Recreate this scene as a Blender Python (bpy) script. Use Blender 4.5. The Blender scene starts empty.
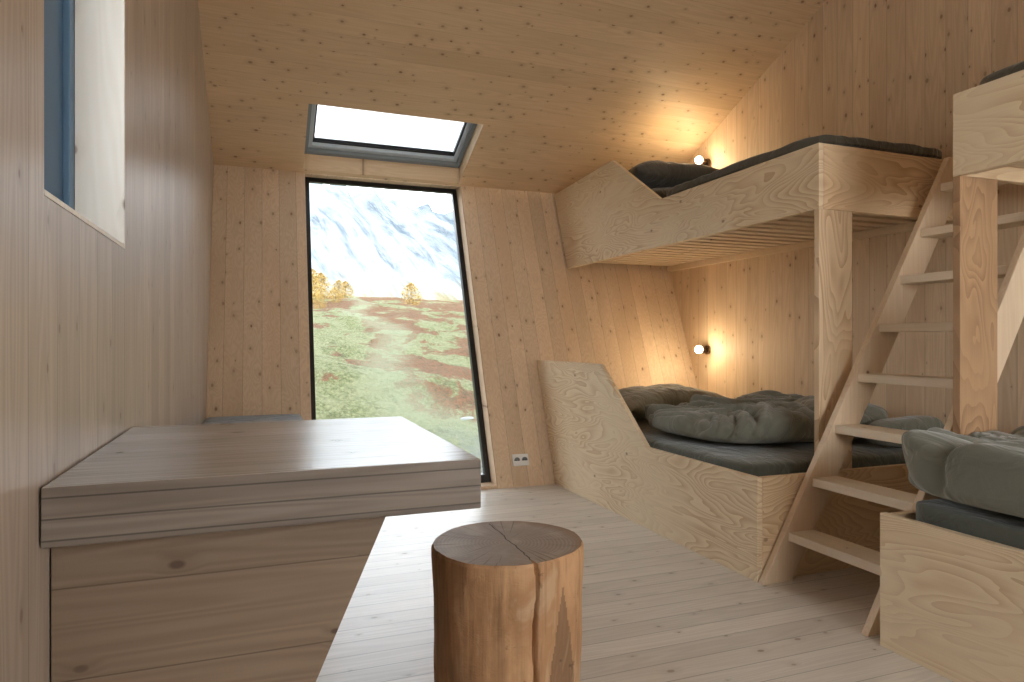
import bpy, bmesh, math, random
from mathutils import Vector, Matrix, noise
random.seed(4)
sc = bpy.context.scene
COL = sc.collection

# ------------------------------------------------------------------ helpers
def new_obj(name, bm, mat=None, parent=None, label=None, cat=None, kind=None, smooth=False, bevel=0, group=None, mats=None):
    me = bpy.data.meshes.new(name)
    bmesh.ops.recalc_face_normals(bm, faces=bm.faces[:])
    bm.to_mesh(me); bm.free()
    if smooth:
        for p in me.polygons: p.use_smooth = True
    ob = bpy.data.objects.new(name, me)
    COL.objects.link(ob)
    for m in (mats or ([mat] if mat else [])): me.materials.append(m)
    if parent: ob.parent = parent
    if label: ob["label"] = label
    if cat: ob["category"] = cat
    if kind: ob["kind"] = kind
    if group: ob["group"] = group
    if bevel:
        b = ob.modifiers.new("bevel", 'BEVEL'); b.width = bevel; b.segments = 2; b.limit_method = 'ANGLE'
    return ob

def empty(name, loc, label, cat, kind=None, group=None):
    e = bpy.data.objects.new(name, None)
    e.empty_display_size = .1
    COL.objects.link(e)
    e["label"] = label; e["category"] = cat
    if kind: e["kind"] = kind
    if group: e["group"] = group
    return e

def prism(bm, a, b):
    va = [bm.verts.new(p) for p in a]; vb = [bm.verts.new(p) for p in b]
    n = len(va)
    fs = [bm.faces.new(va), bm.faces.new(list(reversed(vb)))]
    for i in range(n):
        fs.append(bm.faces.new([va[i], vb[i], vb[(i+1) % n], va[(i+1) % n]]))
    return fs

def box(bm, x0, x1, y0, y1, z0, z1):
    return prism(bm, [(x0,y0,z0),(x1,y0,z0),(x1,y1,z0),(x0,y1,z0)], [(x0,y0,z1),(x1,y0,z1),(x1,y1,z1),(x0,y1,z1)])

def prismX(bm, pts, x0, x1):
    return prism(bm, [(x0,y,z) for y,z in pts], [(x1,y,z) for y,z in pts])
def prismY(bm, pts, y0, y1):
    return prism(bm, [(x,y0,z) for x,z in pts], [(x,y1,z) for x,z in pts])

def cyl(bm, p0, p1, r0, r1, seg=24):
    p0 = Vector(p0); p1 = Vector(p1); d = (p1-p0)
    q = d.to_track_quat('Z','Y')
    a = [p0 + q @ Vector((math.cos(t)*r0, math.sin(t)*r0, 0)) for t in [2*math.pi*i/seg for i in range(seg)]]
    b = [p1 + q @ Vector((math.cos(t)*r1, math.sin(t)*r1, 0)) for t in [2*math.pi*i/seg for i in range(seg)]]
    prism(bm, a, b)

# ------------------------------------------------------------------ materials
class M:
    def __init__(s, name):
        s.m = bpy.data.materials.new(name); s.m.use_nodes = True
        s.nt = s.m.node_tree; s.nt.nodes.clear()
        s.out = s.n('ShaderNodeOutputMaterial')
    def n(s, t, **k):
        nd = s.nt.nodes.new(t)
        for a, v in k.items(): setattr(nd, a, v)
        return nd
    def l(s, a, b): s.nt.links.new(a, b)
    def setin(s, sock, v):
        if isinstance(v, bpy.types.NodeSocket): s.l(v, sock)
        else: sock.default_value = v
    def math(s, op, a, b=0.0, c=None, clamp=False):
        nd = s.n('ShaderNodeMath', operation=op, use_clamp=clamp)
        s.setin(nd.inputs[0], a); s.setin(nd.inputs[1], b)
        if c is not None: s.setin(nd.inputs[2], c)
        return nd.outputs[0]
    def mix(s, f, a, b, blend='MIX'):
        nd = s.n('ShaderNodeMix', data_type='RGBA', blend_type=blend)
        s.setin(nd.inputs[0], f)
        s.setin(nd.inputs[6], a if isinstance(a, bpy.types.NodeSocket) else (*a, 1))
        s.setin(nd.inputs[7], b if isinstance(b, bpy.types.NodeSocket) else (*b, 1))
        return nd.outputs[2]
    def step(s, v, lo, hi):
        nd = s.n('ShaderNodeMapRange', interpolation_type='SMOOTHSTEP')
        s.setin(nd.inputs[0], v); nd.inputs[1].default_value = lo; nd.inputs[2].default_value = hi
        return nd.outputs[0]
    def vec(s, x, y, z):
        nd = s.n('ShaderNodeCombineXYZ')
        for i, v in enumerate((x, y, z)): s.setin(nd.inputs[i], v)
        return nd.outputs[0]
    def noise(s, v, scale=1, detail=3, rough=.5, dist=0):
        nd = s.n('ShaderNodeTexNoise'); s.setin(nd.inputs['Vector'], v)
        nd.inputs['Scale'].default_value = scale; nd.inputs['Detail'].default_value = detail
        nd.inputs['Roughness'].default_value = rough; nd.inputs['Distortion'].default_value = dist
        return nd.outputs[0]
    def xyz(s):
        tc = s.n('ShaderNodeTexCoord'); sp = s.n('ShaderNodeSeparateXYZ'); s.l(tc.outputs['Object'], sp.inputs[0])
        return tc.outputs['Object'], sp.outputs
    def finish(s, col, rough=.5, bump=None, bstr=.2, bdist=.01, spec=.5, sheen=0, metal=0):
        p = s.n('ShaderNodeBsdfPrincipled')
        s.setin(p.inputs['Base Color'], col if isinstance(col, bpy.types.NodeSocket) else (*col, 1))
        s.setin(p.inputs['Roughness'], rough)
        p.inputs['Specular IOR Level'].default_value = spec
        p.inputs['Metallic'].default_value = metal
        if sheen: p.inputs['Sheen Weight'].default_value = sheen
        if bump is not None:
            b = s.n('ShaderNodeBump'); b.inputs['Strength'].default_value = bstr; b.inputs['Distance'].default_value = bdist
            s.l(bump, b.inputs['Height']); s.l(b.outputs[0], p.inputs['Normal'])
        s.l(p.outputs[0], s.out.inputs[0])
        return s.m

def scale(c, f): return tuple(x*f for x in c)

def plank_mat(name, light, dark, knot=(.20,.10,.05), across=0, along=2, width=.12, seam=.35, kA=8, kB=5.5, kr=.085,
              gate=.45, rough=.55, vary=.06, seamw=.012, spec=.4, grain=.5, kop=.75):
    s = M(name); co, ax = s.xyz()
    third = 3 - across - along
    u, v, w = ax[across], ax[along], ax[third]
    un = s.math('DIVIDE', u, width)
    idx = s.math('FLOOR', un); fr = s.math('FRACT', un)
    wn = s.n('ShaderNodeTexWhiteNoise', noise_dimensions='1D'); s.l(idx, wn.inputs['W'])
    rnd = wn.outputs[0]
    v2 = s.math('MULTIPLY_ADD', rnd, 17.3, v)
    vo = s.n('ShaderNodeTexVoronoi', voronoi_dimensions='2D', feature='F1'); vo.inputs['Scale'].default_value = 1
    s.l(s.vec(s.math('MULTIPLY', u, kA), s.math('MULTIPLY', v2, kB), 0), vo.inputs['Vector'])
    csp = s.n('ShaderNodeSeparateColor'); s.l(vo.outputs['Color'], csp.inputs[0])
    g = s.math('GREATER_THAN', csp.outputs[0], gate)
    kd = s.math('DIVIDE', vo.outputs['Distance'], s.math('MULTIPLY_ADD', csp.outputs[1], .9, .3))
    km = s.math('MULTIPLY', s.step(kd, kr, kr*.45), g)
    halo = s.math('MULTIPLY', s.step(kd, kr*3.2, kr*.8), g)
    ub = s.math('MULTIPLY_ADD', halo, .010, u)
    g1 = s.noise(s.vec(s.math('MULTIPLY', ub, 85), s.math('MULTIPLY', v2, 2.0), s.math('MULTIPLY', w, 85)), 1, 4, .6)
    g2 = s.noise(s.vec(s.math('MULTIPLY', ub, 9), s.math('MULTIPLY', v2, .5), s.math('MULTIPLY', w, 9)), 1, 2, .5)
    ring = s.math('MULTIPLY_ADD', s.math('SINE', s.math('MULTIPLY', g2, 110)), .5, .5)
    mixf = s.math('ADD', s.math('MULTIPLY', g1, .55), s.math('MULTIPLY', ring, .28))
    mixf = s.math('MULTIPLY', mixf, grain*1.6, clamp=True)
    c = s.mix(mixf, light, dark)
    cloud = s.noise(s.vec(s.math('MULTIPLY', u, 3), s.math('MULTIPLY', v2, .8), w), 1, 2)
    c = s.mix(s.math('MULTIPLY', s.step(cloud, .42, .72), .5), c, dark)
    c = s.mix(s.math('MULTIPLY', halo, .25), c, scale(dark, .75))
    c = s.mix(s.math('MULTIPLY', km, s.math('MULTIPLY_ADD', csp.outputs[2], .5, kop-.4)), c, knot)
    br = s.math('MULTIPLY_ADD', rnd, vary*2, 1-vary)
    edge = s.math('MINIMUM', fr, s.math('SUBTRACT', 1, fr))
    sm = s.step(edge, seamw, seamw*.3)
    br = s.math('MULTIPLY', br, s.math('SUBTRACT', 1, s.math('MULTIPLY', sm, seam)))
    c = s.mix(1, c, s.vec(br, br, br), 'MULTIPLY')
    bh = s.math('SUBTRACT', s.math('MULTIPLY', g1, .15), sm)
    return s.finish(c, rough, bh, .2, .002, spec)

def ply_mat(name, light, dark, along=1, across=2, freq=1.0, rough=.5, K=42):
    s = M(name); co, ax = s.xyz()
    third = 3-along-across
    v, u, w = ax[along], ax[across], ax[third]
    big = s.noise(s.vec(s.math('MULTIPLY', v, 1.25*freq), s.math('MULTIPLY', u, 5.0*freq), s.math('MULTIPLY', w, 2)), 1, 2.4, .45, .5)
    saw = s.math('FRACT', s.math('MULTIPLY', big, K*.55))
    ring = s.math('POWER', saw, 1.6)
    fine = s.noise(s.vec(s.math('MULTIPLY', v, 5), s.math('MULTIPLY', u, 160), s.math('MULTIPLY', w, 160)), 1, 3, .6)
    patch = s.noise(co, 2.2, 2)
    f = s.math('MULTIPLY', ring, s.math('MULTIPLY_ADD', s.step(patch, .35, .6), .6, .25))
    f = s.math('ADD', s.math('MULTIPLY', f, .9), s.math('MULTIPLY_ADD', fine, .35, -.12), clamp=True)
    c = s.mix(f, light, dark)
    vo = s.n('ShaderNodeTexVoronoi', voronoi_dimensions='2D'); vo.inputs['Scale'].default_value = 1
    s.l(s.vec(s.math('MULTIPLY', v, 3.0), s.math('MULTIPLY', u, 4.5), 0), vo.inputs['Vector'])
    csp = s.n('ShaderNodeSeparateColor'); s.l(vo.outputs['Color'], csp.inputs[0])
    km = s.math('MULTIPLY', s.step(vo.outputs['Distance'], .05, .02), s.math('GREATER_THAN', csp.outputs[0], .8))
    c = s.mix(s.math('MULTIPLY', km, .6), c, (.25,.12,.05))
    return s.finish(c, rough, f, .12, .002, .4)

PL = (.77,.61,.44); PD = (.56,.39,.25)
m_wall_l = plank_mat("pine_wall_left_shaded", (.56,.475,.40), (.34,.265,.205), across=1, along=2, width=.145, kA=7.5, kB=4.2, kr=.065, gate=.35, vary=.07, seam=.4, grain=.70, rough=.38, spec=.5, seamw=.012)  # same pine as the other walls, with shade put into the colour
m_wall_r = plank_mat("pine_wall_right", PL, PD, across=1, along=2, width=.115, vary=.07, seam=.40, seamw=.015, kA=9, kB=6, gate=.35, grain=.58)
m_wall_b = plank_mat("pine_wall_back", PL, PD, across=0, along=2, width=.115, vary=.07, seam=.40, seamw=.015, kA=9, kB=6, gate=.35, grain=.58)
m_ceil = plank_mat("pine_ceiling", (.71,.53,.345), (.53,.365,.215), across=1, along=0, width=.12, seam=.2, kA=11, kB=7.5, kr=.11, gate=.30, knot=(.20,.10,.05), vary=.05, grain=.55)
m_floor = plank_mat("whitewashed_floor", (.76,.70,.625), (.55,.49,.42), knot=(.31,.22,.15), across=1, along=0, width=.098, seam=.42, kA=9, kB=5.5, kr=.085, gate=.4, rough=.34, vary=.06, seamw=.026, kop=.75, grain=.7)
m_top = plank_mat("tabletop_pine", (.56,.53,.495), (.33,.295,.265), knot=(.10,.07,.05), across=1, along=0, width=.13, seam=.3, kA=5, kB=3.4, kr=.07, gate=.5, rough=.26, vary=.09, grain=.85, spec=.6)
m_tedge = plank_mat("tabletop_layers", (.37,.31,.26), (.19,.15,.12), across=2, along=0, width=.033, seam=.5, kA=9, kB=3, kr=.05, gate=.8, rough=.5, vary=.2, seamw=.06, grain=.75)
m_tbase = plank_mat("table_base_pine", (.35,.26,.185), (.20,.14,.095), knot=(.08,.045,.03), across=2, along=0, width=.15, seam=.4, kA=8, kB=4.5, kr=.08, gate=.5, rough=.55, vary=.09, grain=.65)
m_plyY = ply_mat("fir_plywood_long", (.87,.73,.53), (.60,.40,.215), 1, 2, K=50)
m_plyX = ply_mat("fir_plywood_cross", (.84,.66,.45), (.57,.37,.195), 0, 2, K=50)
m_plyZ = ply_mat("fir_plywood_upright", (.83,.66,.46), (.54,.35,.19), 2, 0, K=36)
m_plyshade = ply_mat("fir_plywood_shaded_upright", (.50,.32,.185), (.27,.15,.08), 2, 0, K=40)  # same plywood as the other post, shade mixed into the colour
m_batten = plank_mat("pine_batten", (.80,.66,.50), (.66,.50,.35), across=1, along=0, width=.5, seam=0, vary=.05, gate=.8)
m_tread = plank_mat("pine_tread", (.86,.76,.62), (.74,.60,.45), across=0, along=1, width=.5, seam=0, vary=.04, gate=.8)
m_string = plank_mat("pine_stringer", (.80,.66,.49), (.64,.47,.32), across=0, along=2, width=.9, seam=0, vary=.03, gate=.7)

def plain(name, c, rough=.5, metal=0, spec=.5):
    s = M(name); co, ax = s.xyz()
    n = s.noise(co, 30, 3)
    return s.finish(s.mix(s.math('MULTIPLY', n, .3), c, scale(c, .8)), rough, None, metal=metal, spec=spec)
m_black = plain("dark_frame_metal", (.018,.016,.016), .35)
m_blue = plain("slate_blue_frame", (.06,.14,.24), .45)
m_blue2 = plain("slate_blue_sash", (.13,.22,.32), .45)
m_grey = plain("skylight_grey_metal", (.22,.245,.26), .35)
m_white = plain("skylight_light_lacquer", (.45,.49,.52), .4)
m_plastic = plain("white_plastic", (.82,.82,.80), .3)
m_hole = plain("socket_dark", (.03,.03,.03), .6)
m_bronze = plain("dark_bronze", (.20,.13,.08), .35, metal=.5)

def fabric(name, c):
    s = M(name); co, ax = s.xyz()
    n = s.noise(co, 4, 3); w = s.noise(co, 260, 2)
    wr = s.noise(s.vec(s.math('MULTIPLY', ax[0], 15), s.math('MULTIPLY', ax[1], 7), s.math('MULTIPLY', ax[2], 9)), 1, 3, .5, 1.2)
    col = s.mix(n, scale(c, .88), scale(c, 1.15))
    h = s.math('MULTIPLY_ADD', w, .03, wr)
    return s.finish(col, .9, h, .5, .03, .15, sheen=.4)
m_duvet = fabric("olive_grey_linen", (.205,.205,.168))
m_matt = fabric("green_grey_sheet", (.135,.142,.115))
m_pillow = fabric("olive_pillow_linen", (.225,.195,.128))
m_cush = fabric("charcoal_wool", (.035,.038,.037))
m_dark = fabric("dark_umber_linen", (.135,.124,.098))

def glass(name, tint, spec=1.0):
    s = M(name)
    t = s.n('ShaderNodeBsdfTransparent'); t.inputs[0].default_value = (*tint, 1)
    g = s.n('ShaderNodeBsdfGlossy'); g.inputs['Roughness'].default_value = .02
    fr = s.n('ShaderNodeFresnel'); fr.inputs[0].default_value = 1.35
    mx = s.n('ShaderNodeMixShader'); s.l(s.math('MULTIPLY', fr.outputs[0], spec), mx.inputs[0])
    s.l(t.outputs[0], mx.inputs[1]); s.l(g.outputs[0], mx.inputs[2]); s.l(mx.outputs[0], s.out.inputs[0])
    return s.m
m_glass = glass("clear_glass", (.98,.985,.985), .5)

def emis(name, c, st):
    s = M(name); e = s.n('ShaderNodeEmission'); e.inputs[0].default_value = (*c, 1); e.inputs[1].default_value = st
    s.l(e.outputs[0], s.out.inputs[0]); return s.m
m_bulb = emis("warm_bulb", (1,.84,.58), 90)

# ------------------------------------------------------------------ room
XL, XR = -.32, 3.29
YR = -1.5
def wy(z): return 4.25 + .4*z
def zc(y): return 2.25 + .445*(5.15-y)
def top(y): return zc(y) if y >= 1.6 else zc(1.6) - .38*(1.6-y)

bm = bmesh.new(); box(bm, -.5, 3.45, -1.7, 4.40, -.12, 0)
new_obj("floor", bm, m_floor, kind="structure", label="whitewashed pine board floor", cat="floor")

bm = bmesh.new()
prismX(bm, [(YR,0),(wy(0),0),(5.15,2.25),(1.6,top(1.6)),(YR,top(YR))], XR, XR+.13)
new_obj("wall_right", bm, m_wall_r, kind="structure", label="knotty pine wall of upright boards", cat="wall")

WY0, WY1, WZ0, WZ1 = 1.235, 1.89, 1.228, 2.15
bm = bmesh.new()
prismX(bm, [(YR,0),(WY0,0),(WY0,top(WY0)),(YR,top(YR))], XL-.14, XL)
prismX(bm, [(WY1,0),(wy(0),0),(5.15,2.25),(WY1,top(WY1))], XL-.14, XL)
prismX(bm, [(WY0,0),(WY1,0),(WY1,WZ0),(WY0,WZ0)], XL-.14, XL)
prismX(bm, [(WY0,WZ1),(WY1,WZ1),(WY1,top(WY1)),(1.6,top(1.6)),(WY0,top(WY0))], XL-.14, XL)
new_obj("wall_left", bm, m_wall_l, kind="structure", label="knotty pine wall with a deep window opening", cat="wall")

DX0, DX1, DZ0, DZ1 = .297, 1.49, .02, 2.243
def leanbox(bm, x0, x1, z0, z1, d0, d1):
    prism(bm, [(x0,wy(z0)+d0,z0),(x1,wy(z0)+d0,z0),(x1,wy(z0)+d1,z0),(x0,wy(z0)+d1,z0)],
              [(x0,wy(z1)+d0,z1),(x1,wy(z1)+d0,z1),(x1,wy(z1)+d1,z1),(x0,wy(z1)+d1,z1)])
bm = bmesh.new()
leanbox(bm, XL-.14, DX0, 0, 2.26, 0, .17)
leanbox(bm, DX1, XR+.13, 0, 2.26, 0, .17)
leanbox(bm, DX0, DX1, DZ1, 2.40, .012, .19)
leanbox(bm, DX0, DX1, 0, DZ0, 0, .17)
new_obj("wall_back", bm, m_wall_b, kind="structure", label="outward leaning knotty pine wall around the tall window", cat="wall")

RX0, RX1, RZ0, RZ1 = .8, 2.9, .8, 2.1  # opening added in the unseen rear wall for fill light
bm = bmesh.new()
box(bm, XL-.14, RX0, YR-.12, YR, 0, top(YR)); box(bm, RX1, XR+.13, YR-.12, YR, 0, top(YR))
box(bm, RX0, RX1, YR-.12, YR, 0, RZ0); box(bm, RX0, RX1, YR-.12, YR, RZ1, top(YR))
new_obj("wall_rear", bm, m_wall_b, kind="structure", label="pine wall with a wide opening added for fill light", cat="wall")

# ceiling with skylight hole
SX0, SX1, SY0, SY1 = .283, 1.475, 4.50, 5.12
CT = .22
def cbox(bm, x0, x1, y0, y1, d0=0, d1=CT, f=zc):
    prism(bm, [(x0,y0,f(y0)+d0),(x1,y0,f(y0)+d0),(x1,y1,f(y1)+d0),(x0,y1,f(y1)+d0)],
              [(x0,y0,f(y0)+d1),(x1,y0,f(y0)+d1),(x1,y1,f(y1)+d1),(x0,y1,f(y1)+d1)])
bm = bmesh.new()
A, B = XL-.14, XR+.13
cbox(bm, A, B, 1.6, SY0); cbox(bm, A, SX0, SY0, SY1); cbox(bm, SX1, B, SY0, SY1)
cbox(bm, A, DX0-.001, SY1, 5.33); cbox(bm, DX1+.001, B, SY1, 5.33); cbox(bm, DX0-.001, DX1+.001, SY1, 5.158)
cbox(bm, A, B, YR-.12, 1.6, f=lambda y: zc(1.6)-.38*(1.6-y))
new_obj("ceiling", bm, m_ceil, kind="structure", label="sloping knotty pine ceiling with a skylight opening", cat="ceiling")

# tall window
w1 = empty("window_1", (0,0,0), "tall dark framed glass window overlooking the hillside", "window", "structure")
bm = bmesh.new(); fw = .036; d0, d1 = .12, .17
leanbox(bm, DX0, DX0+fw, DZ0, DZ1, d0, d1); leanbox(bm, DX1-fw, DX1, DZ0, DZ1, d0, d1)
leanbox(bm, DX0+fw, DX1-fw, DZ0, DZ0+.05, d0, d1); leanbox(bm, DX0+fw, DX1-fw, DZ1-fw, DZ1, d0, d1)
new_obj("window_frame", bm, m_black, w1)
bm = bmesh.new(); leanbox(bm, DX0+fw, DX1-fw, DZ0+.05, DZ1-fw, .142, .148)
new_obj("window_pane", bm, m_glass, w1)

# skylight
w2 = empty("window_2", (0,0,0), "grey framed roof skylight above the tall window", "skylight", "structure")
def ring(bm, x0,x1,y0,y1,w,d0,d1):
    cbox(bm, x0, x0+w, y0, y1, d0, d1); cbox(bm, x1-w, x1, y0, y1, d0, d1)
    cbox(bm, x0+w, x1-w, y0, y0+w, d0, d1); cbox(bm, x0+w, x1-w, y1-w, y1, d0, d1)
bm = bmesh.new(); ring(bm, SX0, SX1, SY0, SY1, .032, .115, .17)
new_obj("window_frame", bm, m_grey, w2, bevel=.003)
bm = bmesh.new(); ring(bm, SX0+.032, SX1-.032, SY0+.032, SY1-.032, .028, .14, .185)
new_obj("window_sash", bm, m_white, w2, bevel=.003)
bm = bmesh.new(); ring(bm, SX0+.060, SX1-.060, SY0+.060, SY1-.060, .012, .165, .19)
new_obj("glazing_seal", bm, m_black, w2)
bm = bmesh.new(); cbox(bm, SX0+.072, SX1-.072, SY0+.072, SY1-.072, .175, .181)
new_obj("window_pane", bm, glass("skylight_glass", (.62,.625,.63), .5), w2)
# left window
w3 = empty("window_3", (0,0,0), "small window in slate-blue frame set deep in the wall", "window", "structure")
bm = bmesh.new(); x0, x1, f = XL-.14, XL-.105, .05
box(bm, x0, x1, WY0, WY0+f, WZ0, WZ1); box(bm, x0, x1, WY1-f, WY1, WZ0, WZ1)
box(bm, x0, x1, WY0+f, WY1-f, WZ0, WZ0+.03); box(bm, x0, x1, WY0+f, WY1-f, WZ1-f, WZ1)
new_obj("window_frame", bm, m_blue2, w3, bevel=.003)
bm = bmesh.new(); x0, x1, f2 = XL-.139, XL-.118, .15
box(bm, x0, x1, WY0+f, WY0+f+.08, WZ0+.03, WZ1-f); box(bm, x0, x1, WY1-f-f2, WY1-f, WZ0+.03, WZ1-f)  # far stile widened in blue to stand for the dark glass
box(bm, x0, x1, WY0+f+.08, WY1-f-f2, WZ0+.03, WZ0+.08); box(bm, x0, x1, WY0+f+.08, WY1-f-f2, WZ1-f-.05, WZ1-f)
new_obj("window_sash", bm, m_blue, w3, bevel=.003)
bm = bmesh.new(); box(bm, XL-.130, XL-.126, WY0+f+.08, WY1-f-f2, WZ0+.08, WZ1-f-.05)
new_obj("window_pane", bm, m_glass, w3)
m_revl = plank_mat("sunlit_window_lining", (.94,.91,.86), (.76,.69,.60), across=0, along=2, width=.5, seam=0, vary=.02, gate=.5, kr=.1, grain=.5)  # sunlight on the wood reveal put into the whitish colour
bm = bmesh.new(); box(bm, XL-.104, XL+.001, WY1-.012, WY1-.001, WZ0+.001, WZ1-.001); box(bm, XL-.104, XL+.001, WY0+.001, WY1-.013, WZ0+.001, WZ0+.01)
new_obj("window_lining", bm, m_revl, w3)
# rear window, unseen, added to house the fill light
w4 = empty("rear_fill_window", (0,0,0), "unseen dark framed window added behind the viewer for fill light", "window", "structure")
bm = bmesh.new(); y0, y1, f = YR-.10, YR-.05, .05
box(bm, RX0, RX0+f, y0, y1, RZ0, RZ1); box(bm, RX1-f, RX1, y0, y1, RZ0, RZ1)
box(bm, RX0+f, RX1-f, y0, y1, RZ0, RZ0+f); box(bm, RX0+f, RX1-f, y0, y1, RZ1-f, RZ1)
new_obj("window_frame", bm, m_black, w4)
bm = bmesh.new(); box(bm, RX0+f, RX1-f, YR-.078, YR-.072, RZ0+f, RZ1-f); new_obj("window_pane", bm, m_glass, w4)

# ------------------------------------------------------------------ table
tb = empty("table", (0,0,0), "pale pine table fixed to the wall on a slanted solid base", "table")
TT = .776; TB = .682
bm = bmesh.new(); box(bm, XL+.003, .39, 1.203, 1.97, TB, TT)
o = new_obj("tabletop", bm, None, tb, bevel=.003, mats=[m_top, m_tedge])
for p in o.data.polygons:
    if abs(p.normal.z) < .5: p.material_index = 1
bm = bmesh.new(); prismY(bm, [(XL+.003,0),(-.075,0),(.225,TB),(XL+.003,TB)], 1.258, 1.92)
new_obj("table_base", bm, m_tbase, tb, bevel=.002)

# bench with cushion at window
be = empty("bench", (0,0,0), "built-in pine bench beneath the wall at the tall window", "bench")
bm = bmesh.new(); box(bm, XL+.003, .23, 2.9, 4.42, .465, .505); new_obj("seat", bm, m_top, be, bevel=.003)
bm = bmesh.new(); box(bm, XL+.003, .19, 2.95, 4.24, 0, .465); new_obj("bench_base", bm, m_tbase, be)

# ------------------------------------------------------------------ soft goods
def billow(P, off, fx_, fy_):
    wv = noise.noise_vector(P*1.9+off)*.38
    Q = P+wv
    q1 = Vector((Q.x*fx_+Q.y*.8, Q.y*fy_-Q.x*.5, Q.z*1.5))
    a = abs(noise.noise(q1+off*2))
    b = abs(noise.noise(q1*1.9+off*3))
    c = abs(noise.noise(q1*3.7+off))
    f = lambda t: math.sqrt(t*t*4/(t*2+.30))
    return min(1.4, f(a)*.55 + f(b)*.36 + f(c)*.12)
def rounded(name, cx, cy, z0, lx, ly, h, mat, label, cat, k=6, amp=.0, seed=0, cuts=28, ridge=0.0, group=None, fx_=4.2, fy_=2.2, xmax=3.28, ymax=99):
    bm = bmesh.new(); bmesh.ops.create_cube(bm, size=2)
    bmesh.ops.subdivide_edges(bm, edges=bm.edges[:], cuts=cuts, use_grid_fill=True)
    off = Vector((seed*3.1, seed*1.7, seed*.9))
    for v in bm.verts:
        p = v.co
        s = (abs(p.x)**k+abs(p.y)**k+abs(p.z)**k)**(1/k)
        q = p/s
        X = cx+q.x*lx/2; Y = cy+q.y*ly/2
        zz = (q.z+1)/2*h
        topf = max(0, min(1, (q.z+1)/2))
        P = Vector((X, Y, zz))
        n1 = noise.noise(P*3.2+off)
        rg = billow(P, off, fx_, fy_) if ridge else 0
        zz += topf*(amp*n1 + ridge*rg)
        e = noise.noise_vector(P*4+off+Vector((9,9,9)))
        sd = ridge*.6*(rg-.5)
        X += amp*.5*e.x + sd*q.x; Y += amp*.5*e.y + sd*q.y
        v.co = (min(X, xmax), min(Y, ymax), z0+max(0, zz))
    return new_obj(name, bm, mat, label=label, cat=cat, smooth=True, group=group)

def pillow(name, c, lx, ly, h, rot, mat, label, seed=0, tilt=0, group=None):
    bm = bmesh.new(); n = 44
    gt, gb = {}, {}
    for i in range(n+1):
        for j in range(n+1):
            x = -1+2*i/n; y = -1+2*j/n
            t = max(0, (1-abs(x)**3)*(1-abs(y)**3))**.5
            rx = lx/2*x*(1-.07*(1-abs(y)**2)); ry = ly/2*y*(1-.09*(1-abs(x)**2))
            P = Vector((rx*5, ry*5, seed*2.3))
            wr = (.018*noise.noise(P*1.2) + .016*abs(noise.noise(P*2.6)))*t
            gt[i,j] = bm.verts.new((rx, ry, h*.58*t+wr+.001+h*.42))
            gb[i,j] = bm.verts.new((rx, ry, -h*.42*t-.001+h*.42)) if 0 < i < n and 0 < j < n else gt[i,j]
    for i in range(n):
        for j in range(n):
            bm.faces.new([gt[i,j], gt[i+1,j], gt[i+1,j+1], gt[i,j+1]])
            try: bm.faces.new([gb[i,j], gb[i,j+1], gb[i+1,j+1], gb[i+1,j]])
            except ValueError: pass
    o = new_obj(name, bm, mat, label=label, cat="pillow", smooth=True, group=group)
    o.location = c; o.rotation_euler = (tilt, 0, rot)
    return o

rounded("bench_cushion", (XL+.23)/2+.004, 3.68, .506, .53, 1.40, .04, m_cush, "flat charcoal seat cushion lying on the bench", "cushion", k=20, amp=.001, cuts=16)

# ------------------------------------------------------------------ bunk beds
T = .027
def bunk(label, lowpoly, uppoly, lx, ye, yeu, sgn, y_in0, y_in1, y_up0, y_up1, postmat):
    e = empty("bunk_bed", (0,0,0), label, "bunk bed")
    bm = bmesh.new(); prismX(bm, lowpoly, lx, lx+T); new_obj("lower_side_board", bm, m_plyY, e, bevel=.0015)
    a, b = (ye, ye+T) if sgn > 0 else (ye-T, ye)
    bm = bmesh.new(); box(bm, lx+T+.001, XR-.003, a, b, 0, .432); new_obj("lower_end_board", bm, m_plyX, e, bevel=.0015)
    bm = bmesh.new(); box(bm, lx+T+.001, XR-.003, y_in0, y_in1, .29, .31); new_obj("mattress_platform", bm, m_plyX, e)
    bm = bmesh.new(); prismX(bm, uppoly, 2.31, 2.31+T); new_obj("upper_side_board", bm, m_plyY, e, bevel=.0015)
    a, b = (yeu, yeu+T) if sgn > 0 else (yeu-T, yeu)
    bm = bmesh.new(); box(bm, 2.31+T+.001, XR-.003, a, b, 1.587, 1.88); new_obj("upper_end_board", bm, m_plyX, e, bevel=.0015)
    bm = bmesh.new(); box(bm, 2.31, 2.505, a, b, 0, 1.586); new_obj("post", bm, postmat, e, bevel=.0015)
    bm = bmesh.new()
    box(bm, 2.31+T+.001, 2.31+T+.04, y_up0, y_up1, 1.595, 1.635)
    box(bm, XR-.045, XR-.003, y_up0, y_up1, 1.595, 1.635)
    y = y_up0+.03
    while y+.07 < y_up1:
        box(bm, 2.31+T+.002, XR-.004, y, y+.065, 1.636, 1.656); y += .115
    new_obj("slatted_base", bm, m_batten, e)
    return e
bunk("fir plywood bunk bed against the leaning wall, with stepped head boards",
     [(2.22,0),(4.245,0),(4.585,.86),(3.59,.86),(3.07,.432),(2.22,.432)],
     [(2.28,1.587),(4.878,1.587),(5.135,2.235),(4.14,2.275),(3.535,1.88),(2.28,1.88)],
     1.92, 2.22, 2.28, 1, 2.32, 4.35, 2.31, 4.86, m_plyZ)
bunk("fir plywood bunk bed with bold grain beside the ladder",
     [(-.9,0),(1.62,0),(1.62,.436),(-.9,.436)],
     [(-.9,1.587),(1.67,1.587),(1.67,1.88),(-.9,1.88)],
     1.90, 1.62, 1.67, -1, -.88, 1.58, -.88, 1.64, m_plyshade)

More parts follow.
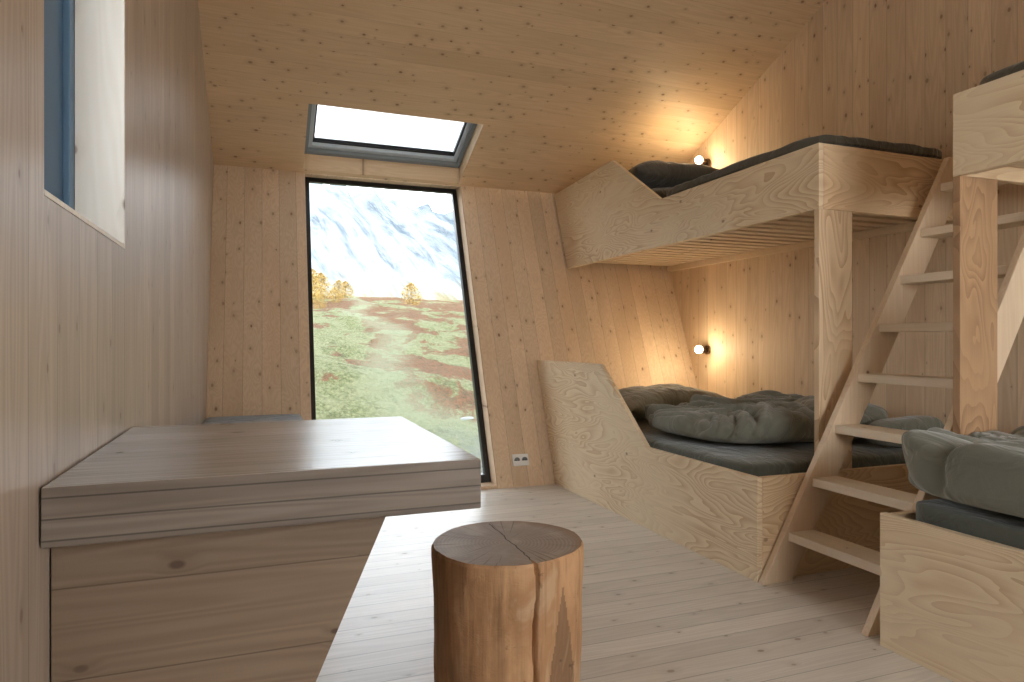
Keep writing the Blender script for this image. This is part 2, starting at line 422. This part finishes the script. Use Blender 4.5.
# mattresses & bedding
mg = "bunk mattresses"
rounded("mattress", 2.615, 3.33, .312, 1.31, 2.0, .155, m_matt, "mattress in green-grey sheet on the lower bunk", "mattress", k=14, amp=.005, cuts=30, group=mg, ridge=.008)
rounded("mattress", 2.815, 3.56, 1.658, .92, 2.48, .24, m_dark, "mattress in dark sheet on the high bunk", "mattress", k=16, amp=.004, cuts=20, group=mg)
rounded("mattress", 2.61, .335, .312, 1.33, 2.48, .160, m_matt, "mattress in rumpled grey sheet on the low bunk by the ladder", "mattress", k=22, amp=.006, seed=3, cuts=50, ridge=.022, group=mg, fx_=3, fy_=5)
rounded("mattress", 2.812, .39, 1.658, .94, 2.48, .272, m_dark, "mattress in dark sheet on the high bunk by the ladder", "mattress", k=26, amp=.003, seed=4, cuts=30, group=mg)

rounded("duvet", 2.60, 2.97, .480, 1.20, .92, .12, m_duvet, "rumpled olive-grey duvet heaped on the lower bunk", "duvet", k=3.6, amp=.035, seed=1, cuts=110, ridge=.115, fx_=3.8, fy_=2.2)
rounded("folded_duvet", 3.0, 2.40, .480, .5, .13, .12, m_duvet, "olive-grey duvet corner folded on the lower bunk by the wall", "duvet", k=3.2, amp=.01, seed=7, cuts=50, ridge=.05)
rounded("duvet", 2.815, 3.0, 1.902, .88, 1.34, .05, m_dark, "dark olive duvet spread flat on the high bunk", "duvet", k=8, amp=.008, seed=2, cuts=60, ridge=.02)
rounded("duvet", 2.60, .88, .500, 1.38, 1.52, .135, m_duvet, "thick rumpled olive-grey duvet on the low bunk by the ladder", "duvet", k=7, amp=.035, seed=5, cuts=120, ridge=.115, fx_=2.8, fy_=2.0, ymax=1.635)
rounded("duvet", 2.86, .60, 1.936, .78, 1.60, .05, m_dark, "dark duvet spread on the high bunk by the ladder", "duvet", k=5, amp=.008, seed=6, cuts=50, ridge=.02)
pg = "bunk pillows"
pillow("pillow", (2.55, 3.88, .480), .86, .56, .21, .05, m_pillow, "plump olive pillow at the head of the lower bunk", group=pg)
pillow("pillow", (2.77, 4.10, 1.903), .78, .56, .17, .1, m_dark, "dark olive pillow lying at the head of the high bunk", seed=3, group=pg)
pillow("pillow", (2.75, 4.12, 2.095), .72, .52, .17, -.12, m_dark, "dark olive pillow stacked on another pillow on the high bunk", seed=5, group=pg)

# ------------------------------------------------------------------ ladder
ld = empty("ladder", (0,0,0), "slanted pine step ladder between the two bunk beds", "ladder")
def fx(z): return 1.915+.584*z
for (a, b) in ((2.183, 2.213), (1.680, 1.708)):
    bm = bmesh.new(); prismY(bm, [(fx(0),0),(fx(0)+.155,0),(fx(1.86)+.155,1.86),(fx(1.86),1.86)], a, b)
    new_obj("stringer", bm, m_string, ld, bevel=.002)
for i in range(8):
    z = .205+.2175*i
    bm = bmesh.new(); box(bm, fx(z)+.012, fx(z)+.145, 1.709, 2.182, z-.036, z)
    new_obj("tread", bm, m_tread, ld, bevel=.002)

# ------------------------------------------------------------------ log stool
def stool():
    R, H = .196, .48
    cx, cy = .598, 1.625
    bm = bmesh.new(); seg = 260
    crack = math.radians(-90)
    prof = [(0,.945),(.03,.965),(.2,.96),(.4,.965),(.6,.975),(.8,.985),(.93,1.0),(.985,.995),(1.0,.975)]
    prof2 = []
    for i in range(len(prof)-1):
        for k in range(6):
            f = k/6; prof2.append((prof[i][0]*(1-f)+prof[i+1][0]*f, prof[i][1]*(1-f)+prof[i+1][1]*f))
    prof2.append(prof[-1])
    rings = []
    def outline(a): return 1+.018*math.sin(2*a+.6)+.012*math.sin(3*a+2)+.006*math.sin(7*a)
    APEX = .86
    def rad(a, t):
        r = R*(outline(a)+.016*noise.noise(Vector((math.cos(a)*3, math.sin(a)*3, t*2.5)))+.012*noise.noise(Vector((math.cos(a)*10, math.sin(a)*10, t*5))))
        ck = crack + .06*noise.noise(Vector((t*4, 1, 1)))
        wd = .016+.016*(1-t)
        dr = (a-ck+math.pi) % (2*math.pi)-math.pi
        d = abs(dr)
        r -= (.040*max(0, 1-d/wd)**.7 if d < wd else 0)
        c0 = .46; hw = .46*max(0, APEX-t)/APEX
        if hw > 0 and abs(dr-c0) < hw:
            chord = R*math.cos(hw)/max(.3, math.cos(dr-c0))
            r = min(r, chord*.985)
        return r
    for t, s in prof2:
        rg = []
        for i in range(seg):
            a = 2*math.pi*i/seg; r = rad(a, t)*s
            rg.append(bm.verts.new((r*math.cos(a), r*math.sin(a), H*t)))
        rings.append(rg)
    for (a, b, t) in zip(rings, rings[1:], [p[0] for p in prof2]):
        for i in range(seg):
            f = bm.faces.new([a[i], a[(i+1)%seg], b[(i+1)%seg], b[i]])
            an = 2*math.pi*(i+.5)/seg
            dr = (an-crack+math.pi) % (2*math.pi)-math.pi
            if abs(dr-.46) < .46*max(0, APEX-t)/APEX: f.material_index = 2
    last = rings[-1]
    for k in range(1, 12):
        f = 1-k/12; rg = []
        for i in range(seg):
            a = 2*math.pi*i/seg
            r = rings[-1][i].co.to_2d().length*f
            rg.append(bm.verts.new((r*math.cos(a), r*math.sin(a), H)))
        for i in range(seg):
            bm.faces.new([last[i], last[(i+1)%seg], rg[(i+1)%seg], rg[i]])
        last = rg
    bm.faces.new(last); bm.faces.new(list(reversed(rings[0])))
    s = M("log_end_grain"); co, ax = s.xyz()
    nz = s.noise(co, 6, 3)
    x = s.math('MULTIPLY_ADD', nz, .025, ax[0]); y = s.math('MULTIPLY_ADD', nz, .02, ax[1])
    r = s.math('SQRT', s.math('ADD', s.math('MULTIPLY', x, x), s.math('MULTIPLY', y, y)))
    rn = s.math('MULTIPLY_ADD', s.noise(co, 40, 2), .006, r)
    rg = s.math('MULTIPLY_ADD', s.math('SINE', s.math('MULTIPLY', rn, 640)), .5, .5)
    big = s.noise(co, 9, 3); fine = s.noise(co, 90, 3)
    c = s.mix(s.math('MULTIPLY', rg, .5), (.40,.325,.265), (.23,.18,.14))
    c = s.mix(s.math('MULTIPLY', fine, .5), c, (.24,.19,.155))
    c = s.mix(s.math('MULTIPLY', s.step(r, .16, .205), .7), c, (.27,.16,.09))
    c = s.mix(s.math('MULTIPLY', s.step(big, .46, .68), .6), c, (.48,.40,.34))
    ang = s.math('ARCTAN2', ax[1], ax[0])
    chk = s.noise(s.vec(s.math('MULTIPLY', ang, 24), s.math('MULTIPLY', r, 4), 0), 1, 1)
    c = s.mix(s.math('MULTIPLY', s.step(chk, .63, .69), .6), c, (.10,.07,.05))
    cw = s.math('ABSOLUTE', s.math('MULTIPLY_ADD', s.noise(co, 18, 2), .02, s.math('MULTIPLY_ADD', ax[1], -.02, s.math('ADD', ax[0], -.014))))
    c = s.mix(s.math('MULTIPLY', s.step(cw, .0022, .0009), s.math('LESS_THAN', ax[1], .17)), c, (.02,.012,.008))
    mt = s.finish(c, .55, s.math('ADD', rg, fine), .15, .0015, .3)
    def side(name, A1, A2, A3):
        s = M(name); co, ax = s.xyz()
        st = s.noise(s.vec(s.math('MULTIPLY', ax[0], 60), s.math('MULTIPLY', ax[1], 60), s.math('MULTIPLY', ax[2], 2.2)), 1, 4, .6)
        bg = s.noise(s.vec(s.math('MULTIPLY', ax[0], 9), s.math('MULTIPLY', ax[1], 9), s.math('MULTIPLY', ax[2], 4)), 1, 4, .6, .6)
        c = s.mix(s.step(bg, .3, .7), A1, A2)
        c = s.mix(s.math('MULTIPLY', s.step(bg, .56, .66), .6), c, A3)
        c = s.mix(s.math('MULTIPLY', s.step(st, .48, .72), .55), c, scale(A2, .5))
        dk = s.noise(s.vec(s.math('MULTIPLY', ax[0], 16), s.math('MULTIPLY', ax[1], 16), s.math('MULTIPLY', ax[2], 22)), 1, 4, .7, .8)
        c = s.mix(s.math('MULTIPLY', s.step(dk, .61, .69), .6), c, scale(A2, .4))
        rr = s.math('SQRT', s.math('ADD', s.math('MULTIPLY', ax[0], ax[0]), s.math('MULTIPLY', ax[1], ax[1])))
        c = s.mix(s.step(rr, .160, .147), c, (.02,.011,.007))
        return s.finish(c, .55, s.math('ADD', st, dk), .4, .004, .3)
    ms = side("log_side_wood", (.60,.37,.205), (.40,.22,.11), (.62,.44,.28))
    mf = side("log_hewn_facet_shaded", (.36,.225,.13), (.24,.135,.075), (.46,.32,.20))  # facet shading put into a darker colour, frontal light leaves it flat
    o = new_obj("log_stool", bm, None, label="round debarked log stool with a drying crack beside the table", cat="stool", mats=[ms, mt, mf])
    for p in o.data.polygons:
        p.use_smooth = p.material_index != 2
        if p.normal.z > .6: p.material_index = 1; p.use_smooth = False
    o.location = (cx, cy, 0)
stool()

# ------------------------------------------------------------------ lamps
def lamp(y, z, label, en):
    e = empty("reading_lamp", (0,0,0), label, "wall lamp", group="bunk reading lamps")
    bm = bmesh.new(); cyl(bm, (XR-.001,y,z), (XR-.018,y,z), .035, .035, 32); new_obj("wall_plate", bm, m_bronze, e, smooth=False, bevel=.002)
    bm = bmesh.new(); cyl(bm, (XR-.018,y,z), (XR-.05,y,z), .009, .009, 16); new_obj("arm", bm, m_bronze, e)
    bm = bmesh.new()
    a = Vector((XR-.05, y, z)); d = Vector((-.85,-.5,.05)).normalized()
    cyl(bm, a-d*.02, a+d*.06, .028, .030, 32)
    new_obj("lamp_head", bm, m_bronze, e, bevel=.003)
    bm = bmesh.new(); bmesh.ops.create_uvsphere(bm, u_segments=20, v_segments=12, radius=.029)
    bmesh.ops.translate(bm, verts=bm.verts[:], vec=a+d*.078)
    new_obj("bulb", bm, m_bulb, e, smooth=True)
    L = bpy.data.lights.new("lamp_light", 'POINT'); L.energy = en; L.color = (1,.78,.48); L.shadow_soft_size = .06
    lo = bpy.data.objects.new("lamp_light", L); COL.objects.link(lo); lo.location = a+d*.42+Vector((0,0,-.04))
lamp(4.36, .93, "small bronze reading lamp, lit, above the lower bunk", 5)
lamp(4.36, 2.40, "small bronze reading lamp, lit, above the high bunk pillow", 4.5)

# ------------------------------------------------------------------ socket
so = empty("power_socket", (0,0,0), "white double power socket low on the leaning wall", "socket")
bm = bmesh.new(); leanbox(bm, 1.625, 1.745, .135, .21, -.012, -.001); new_obj("face_plate", bm, m_plastic, so, bevel=.003)
for k, xx in enumerate((1.657, 1.713)):
    bm = bmesh.new(); zz = .172; cyl(bm, (xx, wy(zz)-.0135, zz), (xx, wy(zz)-.0110, zz), .021, .021, 24); new_obj("outlet", bm, m_grey, so)
    bm = bmesh.new()
    for dx in (-.009, .009): cyl(bm, (xx+dx, wy(zz)-.0150, zz), (xx+dx, wy(zz)-.0130, zz), .0035, .0035, 10)
    new_obj("pin_holes", bm, m_hole, so)

# ------------------------------------------------------------------ outdoors
def terr(x, y):
    d = max(0, y-6)
    z = -.35 + .03*d + .10*max(0, d-4) - .00062*max(0,d-4)**2
    z += .35*noise.noise(Vector((x*.12, y*.12, 0)))*min(1, d/8) + .20*noise.noise(Vector((x*.5, y*.5, 3)))*min(1, d/5)
    z += .07*noise.noise(Vector((x*1.6, y*1.6, 5))) + .05*noise.noise(Vector((x*3.4, y*3.4, 8)))
    return z
s = M("moorland"); co, ax = s.xyz()
pv = s.vec(ax[0], s.math('MULTIPLY', ax[1], .42), ax[2])
a = s.noise(pv, .5, 9, .68, .4); f = s.noise(pv, 16, 7, .8); g = s.noise(pv, 3.5, 8, .78, .3); h = s.noise(pv, 1.1, 6, .68, .4)
c = s.mix(s.step(f, .36, .64), (.095,.11,.04), (.29,.28,.14))
c = s.mix(s.math('MULTIPLY', s.step(h, .38, .60), .55), c, (.29,.28,.165))
rust = s.mix(s.step(f, .40, .60), (.26,.11,.06), (.12,.08,.045))
thr = s.math('ADD', a, s.math('MULTIPLY', s.step(ax[1], 20, 34), .03))
thr = s.math('ADD', thr, s.math('MULTIPLY', s.step(ax[0], 2.3, 4.5), .08))
c = s.mix(s.math('MULTIPLY', s.step(thr, .545, .585), .9), c, rust)
c = s.mix(s.math('MULTIPLY', s.step(g, .54, .62), .5), c, (.07,.065,.03))
px = s.math('MULTIPLY_ADD', s.math('SINE', s.math('MULTIPLY', ax[1], .35)), .5, s.math('MULTIPLY_ADD', ax[1], .09, .9))
pd = s.math('ABSOLUTE', s.math('SUBTRACT', ax[0], s.math('MULTIPLY_ADD', g, 1.4, px)))
c = s.mix(s.math('MULTIPLY', s.step(pd, .9, .1), .55), c, (.30,.31,.20))
near = s.step(ax[1], 9.5, 6.0)
c = s.mix(s.math('MULTIPLY', near, s.math('MULTIPLY', s.step(g, .38, .52), .9)), c, (.24,.24,.22))
m_moor = s.finish(c, .95, s.math('ADD', f, g), 1.0, .4, .1)
bm = bmesh.new(); NX, NY = 150, 170
vv = [[None]*(NY+1) for _ in range(NX+1)]
for i in range(NX+1):
    for j in range(NY+1):
        y = 4.6 + 62*(j/NY)**1.6; x = (-1+2*i/NX)*(14+.9*(y-4.6))+2
        vv[i][j] = bm.verts.new((x, y, terr(x, y) if y > 5.0 else -.36))
for i in range(NX):
    for j in range(NY): bm.faces.new([vv[i][j], vv[i+1][j], vv[i+1][j+1], vv[i][j+1]])
new_obj("hillside", bm, m_moor, label="grassy autumn hillside with rust-red heather outside the window", cat="hillside", smooth=True, kind="stuff")

s = M("hazy_mountain"); co, ax = s.xyz()
a = s.noise(co, .014, 5, .6, .4)
b = s.noise(s.vec(s.math('MULTIPLY_ADD', ax[2], .10, s.math('MULTIPLY', ax[0], .22)), s.math('MULTIPLY', ax[1], .02), s.math('MULTIPLY', ax[2], .06)), 1, 9, .75, .3)
c = s.mix(s.step(b, .36, .62), (.075,.088,.098), (.125,.136,.143))
low = s.step(s.math('ADD', ax[2], s.math('MULTIPLY', b, 24)), 34, 20)
gold = s.mix(s.step(b, .42, .55), (.15,.115,.045), (.17,.155,.10))
sun_paint = s.math('ADD', s.math('MULTIPLY', s.step(ax[0], 85, 35), .10), s.math('MULTIPLY_ADD', b, .5, s.math('MULTIPLY', a, .5)))
c = s.mix(s.step(sun_paint, .50, .62), c, (.185,.188,.186))  # whitish sunlit haze painted into the rock colour
c = s.mix(s.math('MULTIPLY', low, .8), c, gold)
m_mtn = s.finish(c, 1, None, spec=.05)
bm = bmesh.new(); NX, NY = 220, 90
vv = [[None]*(NY+1) for _ in range(NX+1)]
for i in range(NX+1):
    for j in range(NY+1):
        x = -220+560*i/NX; t = j/NY; y = 170+80*t
        H = 58 + 3*math.sin(x*.03+1) + 4*noise.noise(Vector((x*.03, 1, 0)))
        gul = 5*abs(noise.noise(Vector((x*.09+t*1.5, t*.8, 2))))+3*abs(noise.noise(Vector((x*.25+t*2, t*1.6, 4))))
        z = -2 + H*(t**.75) + (5*noise.noise(Vector((x*.03, y*.03, 2)))-gul)*t**.5
        vv[i][j] = bm.verts.new((x, y+gul*2, z))
for i in range(NX):
    for j in range(NY): bm.faces.new([vv[i][j], vv[i+1][j], vv[i+1][j+1], vv[i][j+1]])
new_obj("mountain", bm, m_mtn, label="pale hazy rocky mountain beyond the hillside", cat="mountain", smooth=True)

m_leaf = M("autumn_leaves"); co, ax = m_leaf.xyz(); nn = m_leaf.noise(co, 3, 4)
m_leaf = m_leaf.finish(m_leaf.mix(nn, (.36,.23,.06), (.24,.17,.055)), .9)
m_trunk = plain("birch_bark", (.14,.12,.10), .8)
def tree(x, y, h, seed):
    z = terr(x, y)-.05
    e = bpy.data.objects.new("birch_tree", None); COL.objects.link(e); e.location = (x, y, z)
    e["label"] = "small yellow autumn birch on the hillside crest"; e["category"] = "tree"; e["group"] = "autumn birches"
    bm = bmesh.new(); cyl(bm, (0,0,0), (.03*h,0,h*.8), .03*h*.6, .01*h, 8)
    for k in range(5):
        an = k*1.3+seed; zz = h*(.3+.1*k); cyl(bm, (0,0,zz), (math.cos(an)*h*.22, math.sin(an)*h*.22, zz+h*.15), .008*h, .003*h, 6)
    new_obj("trunk", bm, m_trunk, e)
    bm = bmesh.new()
    R = random.Random(seed)
    for k in range(900):
        a = R.uniform(0, 6.28); t = R.random(); zz = h*(.05+.90*t); r = h*.42*math.sin(math.pi*min(1,(t*.8+.2)))**.7*R.random()**.5
        c = Vector((r*math.cos(a), r*math.sin(a), zz)); s = h*.035
        vs = [bm.verts.new(c+Vector((R.uniform(-s,s), R.uniform(-s,s), R.uniform(-s,s)))) for _ in range(4)]
        bm.faces.new(vs[:3]); bm.faces.new(vs[1:])
    new_obj("foliage", bm, m_leaf, e)
for k, (x, y, h) in enumerate([(3.6,45,1.8),(4.9,46.5,1.4),(2.6,41,2.0),(8.7,41,1.6),(4.0,40,1.0),(3.3,49,2.4),(5.6,49,1.5),(2.9,37,.9)]):
    tree(x, y, h, k+1)
m_rock = plain("lichen_rock", (.13,.13,.115), .9)
def boulder(x, y, r, seed):
    bm = bmesh.new(); bmesh.ops.create_icosphere(bm, subdivisions=3, radius=r)
    for v in bm.verts:
        v.co *= 1+.25*noise.noise(v.co/r*1.2+Vector((seed,0,0))); v.co.z *= .55
    o = new_obj("boulder", bm, m_rock, label="pale grey lichen-speckled boulder lying in grass", cat="rock", smooth=True, group="boulders outside the window")
    o.location = (x, y, terr(x, y)+r*.02)
for k, (x, y, r) in enumerate([(2.0,7.4,.14),(1.2,8.0,.14),(2.9,9.6,.13)]):
    boulder(x, y, r, k*3.3)

# ------------------------------------------------------------------ light
w = bpy.data.worlds.new("world"); sc.world = w; w.use_nodes = True
nt = w.node_tree; nt.nodes.clear()
out = nt.nodes.new('ShaderNodeOutputWorld'); bg = nt.nodes.new('ShaderNodeBackground')
tc = nt.nodes.new('ShaderNodeTexCoord'); sp = nt.nodes.new('ShaderNodeSeparateXYZ'); cr = nt.nodes.new('ShaderNodeValToRGB')
nt.links.new(tc.outputs['Generated'], sp.inputs[0]); nt.links.new(sp.outputs[2], cr.inputs[0]); nt.links.new(cr.outputs[0], bg.inputs[0]); nt.links.new(bg.outputs[0], out.inputs[0])
cr.color_ramp.elements[0].position = 0; cr.color_ramp.elements[0].color = (.93,.97,1,1)
cr.color_ramp.elements[1].position = 1; cr.color_ramp.elements[1].color = (.75,.87,1,1)
bg.inputs[1].default_value = 7.4

def area(name, loc, direc, sx, sy, energy, color=(1,1,1)):
    L = bpy.data.lights.new(name, 'AREA'); L.shape = 'RECTANGLE'; L.size = sx; L.size_y = sy; L.energy = energy; L.color = color
    o = bpy.data.objects.new(name, L); COL.objects.link(o); o.location = loc
    o.rotation_euler = Vector(direc).to_track_quat('-Z', 'Z').to_euler()
    return o
# fill light added behind the camera, set in the added rear window
area("rear_fill_light", ((RX0+RX1)/2, YR-.02, 1.45), (.45,1,.18), 2.0, 1.2, 28, (1,.96,.89))

# ------------------------------------------------------------------ camera
cam = bpy.data.cameras.new("camera"); cam.lens = 665/1024*36; cam.sensor_width = 36; cam.clip_start = .02; cam.clip_end = 1000
co_ = bpy.data.objects.new("camera", cam); COL.objects.link(co_)
co_.location = (0,0,1.0); co_.rotation_euler = (math.radians(90), 0, math.radians(-20.6))
sc.camera = co_
sc.view_settings.view_transform = 'Standard'
sc.view_settings.look = 'None'
sc.view_settings.exposure = 0.22
sc.view_settings.gamma = 0.91
